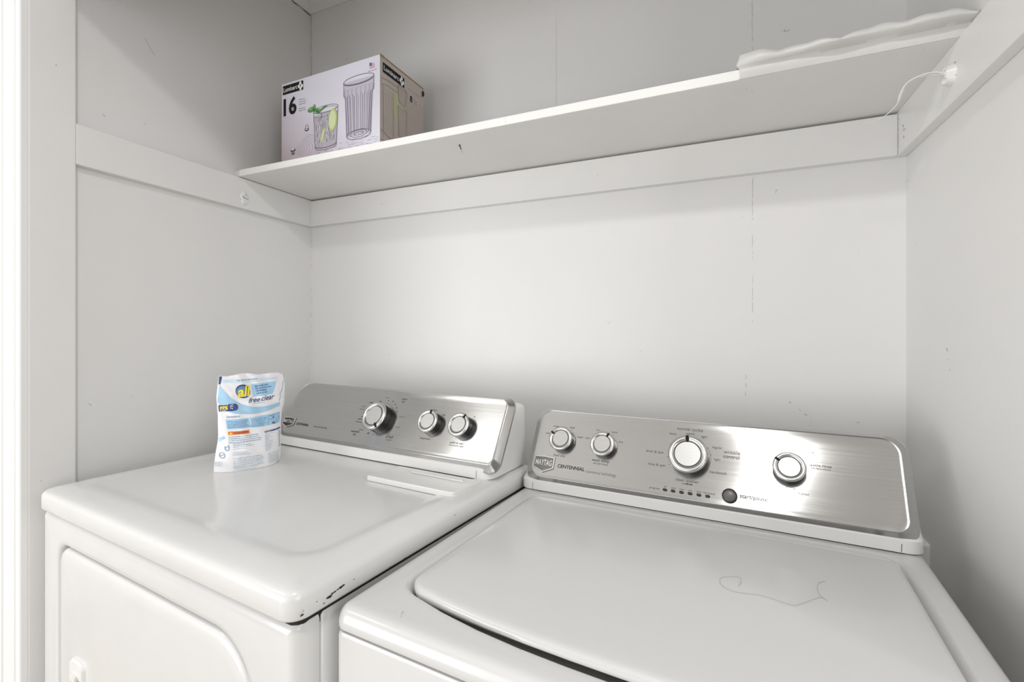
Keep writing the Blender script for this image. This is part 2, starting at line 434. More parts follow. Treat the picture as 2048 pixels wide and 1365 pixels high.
# ------------------------------------------------------------------ plastic liner sheet on the right end of the shelf
M_film = mat('pale_plastic_film', (0.70, 0.695, 0.68), 0.35, bump=(40, 0.5, 0.002), mottle=(14, 0.05))
def film():
    x0, x1, n = 1.314, W - 0.003, 90; rings = []
    for k in range(n + 1):
        u = k / n; x = x0 + (x1 - x0) * u
        crest = 0.021 + 0.004 * math.sin(9 * u + 1.1) + 0.003 * math.sin(23 * u) + 0.0018 * math.sin(47 * u + 2) - 0.006 * u
        if u < .04: crest *= (.9 + u * 2.5)
        out = 0.004 + 0.017 * min(1, u * 2.4) + 0.002 * math.sin(17 * u)
        zt = STOP + 0.0015
        P = [(SF - .0012, SB + .0002), (SF - .0019, SB + .0010), (SF - .0022, STOP - .002), (SF - .0023, zt),
             (SF - .0023 - out * .5, zt + crest * .08), (SF - .0023 - out * .95, zt + crest * .20), (SF - .0023 - out * 1.02, zt + crest * .42),
             (SF - .002 - out * .85, zt + crest * .80), (SF - .001 - out * .3, zt + crest), (SF + .006, zt + crest * .98),
             (SF + .025, zt + crest * .7 + .002 * math.sin(31 * u)), (SF + .06, zt + .004 + .002 * math.sin(19 * u)), (SF + .11, zt + .001), (SF + .16, zt + .0005)]
        rings.append([(x + (.003 * math.sin(j) if k in (0,) else 0), p[0], p[1]) for j, p in enumerate(P)])
    mb = MB(); mb.loft(rings, False, False, closed=False)
    o = mb.build('shelf_liner', M_film, None, ang=80)
    sd = o.modifiers.new('thickness', 'SOLIDIFY'); sd.thickness = 0.0005; sd.offset = 1
    return tag(o, 'crinkled translucent plastic sheet wrapped over the right end of the shelf', 'liner')
lin = film()
af = Art(lambda x, z: (x, SF - .0062 - (x > 1.45) * .002, z))
for x in (1.331, 1.335, 1.339, 1.343): pass

# plastic strip
SP = [(1.6102, -.2645, 1.6587), (1.594, -.268, 1.6647), (1.5763, -.265, 1.6645), (1.5633, -.255, 1.661), (1.5584, -.245, 1.6513), (1.5573, -.235, 1.6412),
      (1.5555, -.225, 1.6369), (1.5444, -.215, 1.6279), (1.5317, -.21, 1.6237), (1.5222, -.205, 1.6231), (1.5176, -.203, 1.6195)]
rg = tube(smooth_curve(SP, 7), 0.0019, 8, lambda t: 1.25 - 1.0 * t + .35 * math.exp(-((t - .42) / .06) ** 2), flat=.6)
strip = MB().loft(rg).build('plastic_strip', mat('white_strip_plastic', (.80, .80, .785), .35), None)
tag(strip, 'thin white plastic strip curling out from the plug on the right cleat', 'strip')
SP2 = [(1.6102, -.2645, 1.6580), (1.598, -.267, 1.6605), (1.585, -.266, 1.6622), (1.572, -.263, 1.6640)]
MB().loft(tube(smooth_curve(SP2, 6), .0026, 8, lambda t: 1.1 - .6 * t, flat=.35)).build('strip_fold', bpy.data.materials['white_strip_plastic'], strip)

# ------------------------------------------------------------------ box of glasses
def print_mat():
    m = mat('lilac_print', (.6, .58, .66), .35, coat=.1); nt = m.node_tree; b = nt.nodes['Principled BSDF']
    tc = nt.nodes['Texture Coordinate']; sp = nt.nodes.new('ShaderNodeSeparateXYZ'); nt.links.new(tc.outputs['Object'], sp.inputs[0])
    # printed picture background: lilac at the top, rosy wood tone at the bottom left
    a = nt.nodes.new('ShaderNodeMath'); a.operation = 'MULTIPLY_ADD'; a.inputs[1].default_value = 0.55
    nt.links.new(sp.outputs[0], a.inputs[0]); nt.links.new(sp.outputs[2], a.inputs[2])
    n = nt.nodes.new('ShaderNodeTexNoise'); n.inputs['Scale'].default_value = 9; nt.links.new(tc.outputs['Object'], n.inputs['Vector'])
    a2 = nt.nodes.new('ShaderNodeMath'); a2.operation = 'MULTIPLY_ADD'; a2.inputs[1].default_value = .07; nt.links.new(n.outputs['Fac'], a2.inputs[0]); nt.links.new(a.outputs[0], a2.inputs[2])
    cr_ = nt.nodes.new('ShaderNodeValToRGB'); e = cr_.color_ramp.elements
    e[0].position = .05; e[0].color = (.48, .39, .41, 1); e[1].position = .26; e[1].color = (.80, .785, .88, 1)
    x = e.new(.13); x.color = (.62, .56, .62, 1)
    nt.links.new(a2.outputs[0], cr_.inputs[0]); nt.links.new(cr_.outputs[0], b.inputs['Base Color']); return m
M_print = print_mat()
M_side = mat('beige_print', (.57, .50, .455), .4, mottle=(14, .1))
M_card = mat('brown_cardboard', (.36, .24, .15), .8)
M_glassline = mat('printed_plum_line', (.20, .16, .22), .5)
M_glassmid = mat('printed_grey_lilac', (.42, .38, .46), .5)
M_glasspale = mat('printed_pale_highlight', (.80, .78, .86), .5)
M_lime = mat('printed_lime', (.52, .66, .20), .5)
M_limeP = mat('printed_pale_lime', (.72, .80, .45), .5)
M_mint = mat('printed_mint', (.10, .30, .09), .5)
M_white = mat('printed_white', (.88, .88, .87), .5)
M_sideline = mat('printed_brown_line', (.30, .23, .20), .5)
M_sidepale = mat('printed_tan', (.46, .39, .345), .5)
BW, BD, BH = 0.355, 0.186, 0.2385
box = empty('glassware_box', (0.1405, -0.2385, STOP + .0016), -0.022)
tag(box, 'cardboard box printed with drinking glasses, at the left end of the shelf', 'box')
hb = MB(); rings = []
for (z, i) in ((0, .001), (.0015, 0), (BH - .0015, 0), (BH, .001)):
    rings.append([(i, i, z), (BW - i, i, z), (BW - i, BD - i, z), (i, BD - i, z)])
hb.loft(rings)
hb.build('carton', M_side, box, smooth=False)
# printed front panel and side panel as thin board layers
MB().box(.0012, BW - .0004, -.0006, .0004, .001, BH - .0008).build('front_print', M_print, box, smooth=False)
MB().box(0, .0014, -.0006, .0008, .001, BH - .004).build('card_edge', M_card, box, smooth=False)
mb = MB(); mb.box(BW - .004, BW + .0012, .0, .014, BH - .003, BH + .0016); mb.box(BW - .002, BW + .0008, .014, BD, BH - .0022, BH + .001)
mb.build('flap_edge', M_card, box, smooth=False)
MB().loft([[(BW + .001 + .004 * d, BD - .004 + .003 * math.cos(t), BH - .017 + .009 * q * math.sin(t)) for t in [2 * math.pi * k / 12 for k in range(12)]] for (q, d) in ((1, 0), (.9, .7), (.4, 1.0))]).build('carry_handle', M_black, box)
F_ = lambda d: (lambda u, v: (u, -.0006 - d, v))
G_ = lambda d: (lambda u, v: (BW + d, u, v))
# front picture coordinates: u 0..BW, v 0..BH  (U,V as fractions of the visible panel)
def FU(x): return x * BW
def FV(y): return y * BH
def logo(fn, fn2, x0, y0, w_, h_, par):
    Art(fn).rect(x0, y0, x0 + w_, y0 + h_, 2).build('logo_plate', M_ink, par)
    a = Art(fn2); a.text('Luminarc', x0 + w_ * .04, y0 + h_ * .28, h_ * .48, 'L', bold=.012, fit=w_ * .68)
    cx, cy = x0 + w_ * .865, y0 + h_ * .5; q = h_ * .17
    for (dx, dy) in ((0, .28), (-.22, -.02), (.24, -.06), (.02, -.30)):
        a.ell(cx + dx * h_, cy + dy * h_, q, q * 1.15, 14)
    a.build('logo_lettering', M_white, par)
logo(F_(.0004), F_(.0008), .0065, BH - .0320, .080, .0255, box)
a = Art(F_(.0004)); a.text('16', .009, .1475, .0460, 'L', bold=.03, wide=.95); a.build('numeral', M_ink, box)
a = Art(F_(.0008)); a.text('pc', .0463, .1590, .005, 'C', bold=.01); a.build('lettering', M_ink, box)
a = Art(F_(.0004))
for i, t in enumerate(('Tumblers Set', 'Verres en verre', 'Juego de Vasos', '', 'Made in U.S.A.', 'Hecho en E.U.A.')):
    if t: a.text(t, .070, .1790 - .0062 * i, .0032, 'L', wide=.9)
a.build('lettering', M_inkgrey, box)
# little flag
a = Art(F_(.0004)); 
for i in range(4): a.rect(.3215, BH - .030 + i * .0033, .338, BH - .0284 + i * .0033)
a.build('flag_stripes', mat('printed_red', (.62, .25, .30), .5), box)
a = Art(F_(.0008)); a.rect(.3215, BH - .0235, .3285, BH - .0155); a.build('flag_canton', mat('printed_blue', (.13, .14, .32), .5), box)
a = Art(F_(.0004)); a.text('Made in the USA', .3305, BH - .0375, .0032, 'C', wide=.9); a.build('lettering', M_inkpale, box)
# tall glass (front right)
tx0, tx1, ty0, ty1 = .238, .338, .026, .186
def tall_glass(fn, m1, m2, m3, par, cx, yb, yt, rt, rb, k=1.0, facets=9):
    a = Art(fn(.0004))
    a.band(lambda t: (cx - rb + 2 * rb * t, yb + .004), lambda t: (cx - rt + 2 * rt * t, yt), 12, 2)
    a.build('glass_fill', m3, par)
    a = Art(fn(.0008))
    H = yt - yb
    a.arc(cx, yt, rt, rt * .21, 0, 360, .0016 * k, 40); a.arc(cx, yt - .003, rt * .96, rt * .19, 190, 350, .0022 * k, 24)
    for s in (-1, 1):
        a.line([(cx + s * rt, yt), (cx + s * (rt * .97), yt - H * .22), (cx + s * (rt * .86), yt - H * .30), (cx + s * rb, yb + .006)], .0014 * k)
    y1 = yt - H * .27
    for i in range(facets):
        f0 = -1 + 2 * (i + .5) / facets; x_ = math.sin(f0 * 1.45)
        a.line([(cx + x_ * rt * .90, y1), (cx + x_ * rb * .96, yb + .006)], (.0013 if i % 2 else .0007) * k)
    for i in range(facets + 1):
        x_ = math.sin((-1 + 2 * i / facets) * 1.45)
        a.line([(cx + x_ * rt * .88, y1 + .004), (cx + x_ * rb * .92, yb + .010)], .0005 * k)
    a.arc(cx, yb + .007, rb, rb * .30, 0, 360, .0016 * k, 36); a.arc(cx, yb + .009, rb * .7, rb * .22, 0, 360, .0012 * k, 30); a.arc(cx, yb + .009, rb * .4, rb * .11, 0, 360, .0009 * k, 24)
    a.build('glass_outline', m1, par)
    a = Art(fn(.0006))
    for i in range(facets):
        x_ = math.sin((-1 + 2 * (i + .5) / facets) * 1.4); wd = rt * .15 * math.cos((-1 + 2 * (i + .5) / facets) * 1.2)
        a.line([(cx + x_ * rt * .86 + wd, y1 + .005), (cx + x_ * rb * .92 + wd, yb + .016)], .0022 * k)
        # scalloped collar
        a.line([(cx + x_ * rt - wd * .8, yt - H * .26), (cx + x_ * rt - wd * .8, yt - H * .14), (cx + x_ * rt + wd * .8, yt - H * .13), (cx + x_ * rt + wd * .8, yt - H * .25)], .0011 * k)
    a.build('glass_shading', m2, par)
M_fill = mat('printed_glass_fill', (.60, .58, .67), .5)
tall_glass(F_, M_glassline, M_glassmid, M_fill, box, .2850, .0400, .1900, .0510, .0410)
# short tumbler with lime and mint
cx, yb, yt, rt, rb = .1700, .0300, .1360, .0445, .0385
a = Art(F_(.0004)); a.band(lambda t: (cx - rb + 2 * rb * t, yb + .003), lambda t: (cx - rt + 2 * rt * t, yt - .012), 12, 2); a.build('glass_fill', mat('printed_ice_fill', (.50, .47, .53), .5), box)
a = Art(F_(.0008)); rnd = random.Random(5)
a.arc(cx, yt, rt, rt * .20, 0, 360, .0013, 36); a.arc(cx, yt - .003, rt * .93, rt * .16, 0, 360, .0010, 36); a.arc(cx, yt - .014, rt * .95, rt * .15, 180, 360, .0010, 24)
for s in (-1, 1): a.line([(cx + s * rt, yt), (cx + s * rb, yb + .004)], .0014)
a.arc(cx, yb + .010, rb, rb * .22, 180, 360, .0026, 24); a.arc(cx, yb + .004, rb * .98, rb * .2, 180, 360, .0018, 24)
for i in range(70):
    x_ = cx + (rnd.random() - .5) * 2 * rb * .92; y_ = yb + .016 + rnd.random() * (yt - yb - .036)
    a.line([(x_, y_), (x_ + (rnd.random() - .5) * .005, y_ + .004 + rnd.random() * .011)], .0004 + rnd.random() * .0009)
a.build('glass_outline', M_glassline, box)
a = Art(F_(.0007))
for i in range(80):
    x_ = cx + (rnd.random() - .5) * 2 * rb * .92; y_ = yb + .014 + rnd.random() * (yt - yb - .034)
    a.line([(x_, y_), (x_ + (rnd.random() - .5) * .004, y_ + .003 + rnd.random() * .010)], .0006 + rnd.random() * .0014)
a.build('glass_highlight', M_glasspale, box)
a = Art(F_(.0010)); a.ell(.1960, .1020, .0150, .030, 26, -.08).ell(.160, .066, .005, .021, 20, -.28); a.build('lime_slice', M_lime, box)
a = Art(F_(.0012)); a.ell(.1950, .1020, .0122, .0255, 26, -.08).ell(.161, .066, .0028, .017, 20, -.28); a.build('lime_flesh', M_limeP, box)
a = Art(F_(.0012))
for (x_, y_, l, ww, r_) in ((.113, .1195, .013, .0072, .1), (.1245, .122, .010, .0046, 1.5), (.132, .115, .011, .005, -.3), (.150, .112, .013, .0032, .45), (.163, .117, .010, .0028, .3), (.138, .1075, .008, .003, -.5)):
    a.ell(x_ + .004, y_ + .0240, l, ww, 16, r_)
a.build('mint_sprig', M_mint, box)
a = Art(F_(.0014))
for (x_, y_, l, ww, r_) in ((.112, .1215, .008, .003, .1), (.1255, .124, .006, .002, 1.5), (.150, .1135, .009, .001, .45)): a.ell(x_ + .004, y_ + .0240, l, ww, 12, r_)
a.build('mint_highlight', mat('printed_light_mint', (.26, .48, .18), .5), box)
# drop, splash, ripples
a = Art(F_(.0004))
for i in range(9):
    a.arc(.050, .040, .018 + .011 * i, .006 + .0048 * i, -60, 62, .0009 + .0002 * (i % 3), 24)
for i in range(46):
    x_ = .21 + rnd.random() * .135; y_ = .016 + rnd.random() * .024; a.line([(x_, y_), (x_ + .004 + rnd.random() * .008, y_ + .0006)], .0009)
for i in range(26):
    x_ = .13 + rnd.random() * .075; y_ = .014 + rnd.random() * .014; a.line([(x_, y_), (x_ + .004 + rnd.random() * .006, y_ + .0004)], .0009)
a.build('ripple_print', M_glassmid, box)
a = Art(F_(.0008)); a.ell(.047, .043, .0095, .0050, 20, .1).ell(.047, .034, .007, .003, 16); a.ell(.100, .092, .008, .0045, 14).arc(.100, .098, .006, .007, 0, 360, .0012, 16)
a.build('droplet_print', mat('printed_dark_plum', (.13, .10, .13), .5), box)
a = Art(F_(.0010)); a.ell(.047, .046, .005, .0025, 14).ell(.100, .093, .004, .002, 12); a.build('droplet_highlight', M_glasspale, box)
# side panel (u along depth, v up)
logo(G_(.0004), G_(.0008), .010, BH - .040, .088, .0255, box)
a = Art(G_(.0004)); a.text('8', .1285, .1740, .0165, 'C', bold=.03, wide=.9).text('8', .1285, .0640, .0165, 'C', bold=.03, wide=.9); a.build('numeral', M_ink, box)
a = Art(G_(.0004)); 
for (yy, tt) in ((.77, '12.5 oz'), (.735, '370 ml'), (.31, '14 oz'), (.275, '414 ml')): a.text(tt, .140, BH * yy, .0038, 'L')
a.build('lettering', M_sideline, box)
a = Art(G_(.0003)); a.ell(.071, .132, .026, .040, 30).build('lime_slice', mat('printed_faded_lime', (.56, .54, .36), .5), box)
a = Art(G_(.0005))
a.band(lambda t: (.074 + .028 * t, .150), lambda t: (.070 + .036 * t, .192), 4, 2); a.band(lambda t: (.074 + .030 * t, .060), lambda t: (.070 + .038 * t, .136), 4, 2)
a.build('glass_fill', mat('printed_side_glass', (.50, .43, .39), .5), box)
a = Art(G_(.0008))
a.line([(.070, .193), (.074, .156), (.078, .149), (.100, .149), (.104, .156), (.107, .193)], .0014); a.arc(.0885, .193, .0185, .004, 0, 360, .0009)
a.line([(.070, .138), (.075, .062), (.079, .057), (.102, .057), (.105, .062), (.108, .138)], .0014); a.arc(.089, .138, .019, .004, 0, 360, .0009)
a.line([(.003, .180), (.030, .186), (.066, .186)], .0012).line([(.003, .165), (.030, .172), (.068, .171)], .0008)
a.line([(.010, .165), (.012, .03)], .0009).line([(.052, .165), (.050, .03)], .0008).line([(.003, .050), (.03, .040), (.068, .036)], .0014).line([(.003, .026), (.03, .018), (.068, .014)], .0012)
a.build('glass_outline', M_sideline, box)
a = Art(G_(.0004))
for i in range(8): a.line([(.112 + .010 * i, .19 - .004 * (i % 3)), (.114 + .009 * i, .012)], .0010)
for i in range(6): a.line([(.014 + .008 * i, .16), (.014 + .008 * i, .05)], .0007)
a.line([(.108, .205), (.184, .207)], .001)
a.build('glass_shading', M_sidepale, box)
a = Art(G_(.0008)); a.text('Luminarc', .012, .007, .004, 'L'); a.build('lettering', M_ink, box)

# ------------------------------------------------------------------ appliances: shared console builder
class Console:
    """control console in appliance-local coordinates: a right, b back, z up"""
    def __init__(s, root, aL, aR, bf, bb, z0, p0, p1, s0, s1, t0, t1, rad):
        s.root = root
        s.p0 = Vector((0, p0[0], p0[1])); d = Vector((0, p1[0] - p0[0], p1[1] - p0[1])); s.d = d.normalized()
        s.n = Vector((0, -s.d.z, s.d.y)); s.args = (aL, aR, bf, bb, z0, s0, s1, t0, t1, rad)
    def P(s, a, t, n=0.0):
        q = s.p0 + s.d * t + s.n * n; return (a, q.y, q.z)
    def fn(s, n): return lambda u, v: s.P(u, v, n)
    def housing(s):
        aL, aR, bf, bb, z0, s0, s1, t0, t1, rad = s.args
        top = s.P(0, t1, 0)[2] - .0045
        rings = []
        zb = s.P(0, t0, 0)[2]
        def front(z):
            if z <= zb + .006: return bf
            t = (z - s.p0.z) / s.d.z
            return s.p0.y + s.d.y * t + .0095 / s.d.z * 1.0
        zs = [z0 + .0018, z0 + .004, z0 + .012, zb + .004, zb + .010] + [zb + .010 + (top - zb - .010 - .034) * k / 5 for k in range(1, 6)]
        for z in zs:
            f = (z - z0) / (top - z0); ins = .002 * f
            rings.append([(p[0], p[1], z) for p in rr(aL + ins, aR - ins, front(z), bb, (.026, .026, .008, .008), 6)])
        zz = top - .034
        for k in range(1, 9):
            th = math.pi / 2 * k / 8
            z = zz + .034 * math.sin(th); ins = .002 + .030 * (1 - math.cos(th)); bk = .018 * (1 - math.cos(th)); fy = front(z)
            rings.append([(p[0], p[1], z - (p[1] - fy) * .30 * math.sin(th) ** 2) for p in rr(aL + ins, aR - ins, front(z) + .001, bb - bk, (.018, .018, .008, .008), 6)])
        # back of the cap falls away a little
        o = MB().loft(rings).build('console_housing', M_plastic, s.root, ang=50)
        g = Art(lambda u, v: (u, bf - .0005, v))
        for u in (aL + .032, aR - .032): g.line([(u, z0 + .003), (u + .0004, zb - .001)], .0008)
        g.build('trim_seam', M_inkgrey, o)
        MB().box(aL + .028, aR - .028, bf + .001, bf + .02, z0 + .0002, z0 + .0026).build('console_gap_shade', M_dark, o, smooth=False)  # dark bar put in as the shadow line under the console
        return o
    def panel(s, bev_in=.0135):
        aL, aR, bf, bb, z0, s0, s1, t0, t1, rad = s.args
        R = []
        for (ins, n) in ((.0, -.0120), (.0, -.0085), (.0006, -.0072), (.0020, -.0062), (bev_in - .0010, -.0004), (bev_in - .0002, .0004), (bev_in + .0008, .0008), (bev_in + .0026, .0004), (bev_in + .006, .0001)):
            # the lower and right rims are wider than the top one
            P = rr(s0 + ins * .95, s1 - ins * .95, t0 + ins * 1.12, t1 - ins * .58, [max(q - ins * .6, .008) for q in rad], 10)
            R.append([s.P(p[0], p[1], n) for p in P])
        o = MB().loft(R, True, True).build('control_panel', M_steel, s.root, ang=24)
        s.pan = o; return o
    def knob(s, a, t, r, h, ang, name='knob', label=None):
        def ring(q, n, k=40): return [s.P(a + q * math.cos(2 * math.pi * i / k), t + q * math.sin(2 * math.pi * i / k), n) for i in range(k)]
        base = MB().loft([ring(r * 1.0, .0006), ring(r * 1.0, h * .80), ring(r * .96, h * .84)]).build(name, M_black, s.root)
        if label: base['label'] = label
        MB().loft([ring(r * .93, h * .78), ring(r * 1.03, h * .80), ring(r * 1.04, h * .90), ring(r * .98, h * 1.0), ring(r * .90, h * 1.035), ring(r * .80, h * 1.0), ring(r * .715, h * .93), ring(r * .70, h * .86)], False, False).build('chrome_ring', M_chrome, base, ang=80)
        MB().loft([ring(r * .70, h * .84), ring(r * .69, h * .93), ring(r * .67, h * .962), ring(r * .3, h * .964)]).build('knob_face', M_knobface, base, ang=8)
        MB().loft([ring(r * .735, h * .955), ring(r * .695, h * .970)], False, False).build('groove', M_inkgrey, base)
        c, q = math.cos(ang), math.sin(ang)
        pm = MB(); R = []
        for (sc, n) in ((1.0, h * .9), (1.0, h * 1.06), (.8, h * 1.09)):
            P = [(r * (.86 + .19 * sc * math.cos(x)), r * .095 * sc * math.sin(x)) for x in [2 * math.pi * k / 16 for k in range(16)]]
            R.append([s.P(a + u * c - v * q, t + u * q + v * c, n) for (u, v) in P])
        pm.loft(R).build('pointer', M_ink, base)
        sh = Art(s.fn(.0007)); sh.arc(a, t, r * 1.22, r * 1.22, 20, 160, .0005, 30)
        return base
    def labels(s, items, m=None, name='lettering'):
        for it in items:
            tx, a, t, h = it[:4]; kw = it[4] if len(it) > 4 else {}; mm = kw.pop('m', m or M_inkgrey)
            Art(s.fn(.00035)).text(tx, a, t - h / 2, h, **kw).build(name, mm, s.pan)

def maytag_badge(con, aL, aR, tT, tB, plate_m):
    """shield badge: flat top, pointed bottom, silver rim, raised name"""
    w_ = aR - aL; c = (aL + aR) / 2; tm = tB + (tT - tB) * .30
    def shield(i): return [(aL + i, tT - i), (aL + i, tm + i * .6), (c, tB + i * 1.1), (aR - i, tm + i * .6), (aR - i, tT - i), (c, tT - i + w_ * .03)]
    o = MB().loft([[con.P(p[0], p[1], n) for p in shield(i)] for (i, n) in ((-.0006, .0008), (0, .0030), (.0006, .0034), (.0022, .0034), (.0026, .0024))], True, True).build('badge', M_chrome, con.pan, ang=30)
    Art(con.fn(.0027)).poly(shield(.0026)).build('badge_field', plate_m, o)
    Art(con.fn(.0034)).text('MAYTAG', c, tm + (tT - tm) * .20, (tT - tm) * .50, bold=.01, fit=w_ * .80).build('badge_lettering', M_silverletter, o)

# ------------------------------------------------------------------ DRYER
DZ = 0.9627
CAMP = Vector(camo.location)
def place(name, x, y, rz, k):
    # size k keeps the two machines clear of each other
    o = empty(name, tuple(CAMP + (Vector((x, y, 0)) - CAMP) * k), rz); o.scale = (k, k, k); return o
KD, KW = 1.026, 0.978
FD, FW = CAMP.z * (KD - 1) / KD, CAMP.z * (KW - 1) / KW      # floor level in each machine's own height
dry = place('clothes_dryer', 0.0955, -0.7358, -0.1032, KD)
tag(dry, 'white clothes dryer with steel control panel, on the left carrying the detergent pouch', 'dryer')
DA0, DA1, DB1 = -0.018, 0.739, 0.606
# top with a broad soft rim and sunken field
R = []
LIP = 0.9205
A0, A1, B0 = -0.008, 0.7475, -0.010
def ring3(ins, z, rad=.024): return [(p[0], p[1], z) for p in rr(A0, A1, B0, DB1, (rad, rad, .012, .012), 8, ins)]
def field(ins, z, r=.055): return [(p[0], p[1], z) for p in rr(A0 + .045, A1 - .045, B0 + .050, DB1 - .03, (r, r, .03, .03), 8, ins)]
R = [ring3(.006, LIP), ring3(.001, LIP + .001), ring3(0, LIP + .0035), ring3(0, LIP + .0245), ring3(.001, LIP + .0285), ring3(.0034, LIP + .0320), ring3(.0075, LIP + .0346), ring3(.014, LIP + .0366), ring3(.022, LIP + .0386), field(-.016, DZ - .0012, .035)]
R += [field(-.006, DZ - .0002, .042), field(.004, DZ - .0008), field(.014, DZ - .0030), field(.024, DZ - .0038), field(.05, DZ - .0038), field(.14, DZ - .0036)]
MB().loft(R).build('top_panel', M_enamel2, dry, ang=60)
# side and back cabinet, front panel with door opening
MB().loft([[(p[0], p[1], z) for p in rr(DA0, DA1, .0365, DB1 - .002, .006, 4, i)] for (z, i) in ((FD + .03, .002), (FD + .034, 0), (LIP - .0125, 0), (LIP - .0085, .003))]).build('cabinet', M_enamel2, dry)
MB().loft([[(p[0], p[1], z) for p in rr(DA0 + .03, DA1 - .03, .03, DB1 - .03, .006, 4)] for z in (FD, FD + .035)]).build('plinth', M_dark, dry)
fp = MB(); ZTOP = LIP - .0062
def fr(ins, b, r=.010): return [(p[0], b, p[1]) for p in rr(DA0, DA1, FD + .035, ZTOP, (r,) * 4, 10, ins)]
DO = (.0535, .6600, .26, .8655)
DR_ = (.045, .06, .085, .040)
def dr(ins, b): return [(p[0], b, p[1]) for p in rr(*DO, DR_, 10, ins)]
fp.loft([fr(0, .0345), fr(0, .022), fr(.0012, .012), fr(.005, .0045), fr(.011, .0008), fr(.016, 0), dr(-.010, 0), dr(-.003, .0006), dr(0, .0028), dr(.0012, .007), dr(.0012, .022)], True, True)
fp.build('front_panel', M_enamel2, dry, ang=50)
dd = MB(); dd.loft([dr(.0062, .0215), dr(.0062, .010), dr(.0070, .0055), dr(.0105, .0022), dr(.016, .0006), dr(.03, -.0004), dr(.09, -.0010)])
door = dd.build('door', M_enamel2, dry, ang=50)
MB().loft([[(p[0], p[1], z) for p in rr(DA0 + .005, DA1 - .0025, .005, DB1 - .01, .012, 6)] for z in (LIP - .02, LIP + .002)]).build('lip_gap_shade', M_dark, dry, smooth=False)  # near-black block added to stand for the shade under the top's lip
# recessed pull on the door
def hp(a0, a1, z0, z1, r, b): return [(p[0], b, p[1]) for p in rr(a0, a1, z0, z1, (r,) * 4, 6)]
ha0, ha1, hz0, hz1 = .1275, .1800, .50, .6785
hd = MB(); hd.loft([hp(ha0 - .001, ha1 + .001, hz0, hz1, .012, .002), hp(ha0, ha1, hz0, hz1, .012, -.0035), hp(ha0 + .002, ha1 - .002, hz0 + .002, hz1 - .002, .011, -.0062), hp(ha0 + .004, ha1 - .004, hz0 + .004, hz1 - .006, .009, -.0066),
                    hp(ha0 + .007, ha1 - .009, hz0 + .010, hz1 - .026, .006, -.0060), hp(ha0 + .008, ha1 - .010, hz0 + .012, hz1 - .030, .005, -.002), hp(ha0 + .009, ha1 - .011, hz0 + .014, hz1 - .036, .004, -.0014)], False, True)
hd.build('door_pull', M_plastic, door, ang=40)
MB().loft([[(p[0], b, p[1]) for p in rr(ha0 + .012, ha1 - .020, hz1 - .034, hz1 - .022, (.003,) * 4, 4)] for b in (-.0055, -.0095)]).build('pull_tab', M_plastic, door)
Art(lambda u, v: (u, -.0019, v)).rect(ha0 + .010, hz0 + .016, ha1 - .012, hz1 - .038, 1).build('pull_recess_shade', mat('painted_pull_shade', (.33, .325, .31), .5), door)  # grey sheet holds the shade of the shallow pull in its colour

dc = Console(dry, .042, .7300, .4400, .597, DZ - .0030, (.437, .981), (.515, 1.117), .057, .7475, -.003, .1605, (.030, .024, .024, .046))
dc.housing(); dpn = dc.panel()
maytag_badge(dc, .0630, .1085, .0535, .0270, M_badgeK)
dc.knob(.397, .080, .0333, .0235, math.radians(-52), label='large timer knob')
dc.knob(.5535, .0830, .0250, .019, math.radians(82))
dc.knob(.6370, .0830, .0250, .019, math.radians(60))
B_ = dict(bold=.012)
dc.labels([
    ('CENTENNIAL', .1150, .0405, .0062, dict(align='L', bold=.015, wide=.95, m=M_ink)),
    ('commercial technology', .1850, .0400, .0052, dict(align='L', m=M_inkpale, wide=.74)),
    ('timed', .4507, .1345, .0048, dict(bold=.012)), ('dry', .4505, .1275, .0048, dict(bold=.012)),
    ('automatic', .3361, .0420, .0050, dict(bold=.012)), ('dry', .3368, .0348, .0050, dict(bold=.012)),
    ('air fluff', .4473, .0405, .0054), ('no heat', .4482, .0335, .0036, dict(m=M_inkpale)),
    ('temperature', .5491, .0480, .0040), ('push to start', .6360, .0480, .0050), ('end of cycle signal', .6357, .0420, .0036, dict(m=M_inkpale)),
    ('medium', .5490, .1150, .0034, dict(m=M_inkpale)), ('high', .5790, .1060, .0036, dict(m=M_inkpale)), ('low', .5220, .1010, .0030, dict(m=M_inkpale)), ('on', .6600, .1090, .0036, dict(m=M_inkpale)),
    ('off', .3780, .1225, .0045, B_), ('off', .4260, .0500, .0045, B_), ('off', .3790, .0420, .0045, B_),
    ('more dry', .3280, .0985, .0028), ('damp dry', .3300, .1065, .0026, dict(m=M_inkpale)), ('very dry', .3440, .0910, .0030), ('energy', .3420, .0800, .0034, B_), ('preferred', .3380, .0735, .0036, B_), ('normal dry', .3340, .0660, .0032), ('less dry', .3530, .0480, .0032),
    ('wrinkle', .3500, .1180, .0030, B_), ('60', .4030, .1270, .0030, dict(m=M_inkpale)), ('50', .4180, .1260, .0032), ('40', .4290, .1190, .0032), ('30', .4370, .1110, .0032), ('20', .4420, .1020, .0032), ('damp dry', .4630, .0910, .0032, dict(m=M_inkpale)), ('10', .4440, .0840, .0030, dict(m=M_inkpale)),
    ('touch up', .4600, .0655, .0030, dict(m=M_inkpale)), ('30', .4360, .0440, .0028, dict(m=M_inkpale)), ('20', .4060, .0400, .0030, dict(m=M_inkpale)), ('10', .3960, .0400, .0030, dict(m=M_inkpale)), ('60 min', .3960, .1340, .0028, dict(m=M_inkpale))])
a = Art(dc.fn(.00035)); a.arc(.397, .080, .0400, .0400, 35, 82, .0004).arc(.397, .080, .0400, .0400, -60, -20, .0004); a.build('dial_scale', M_inkgrey, dpn)
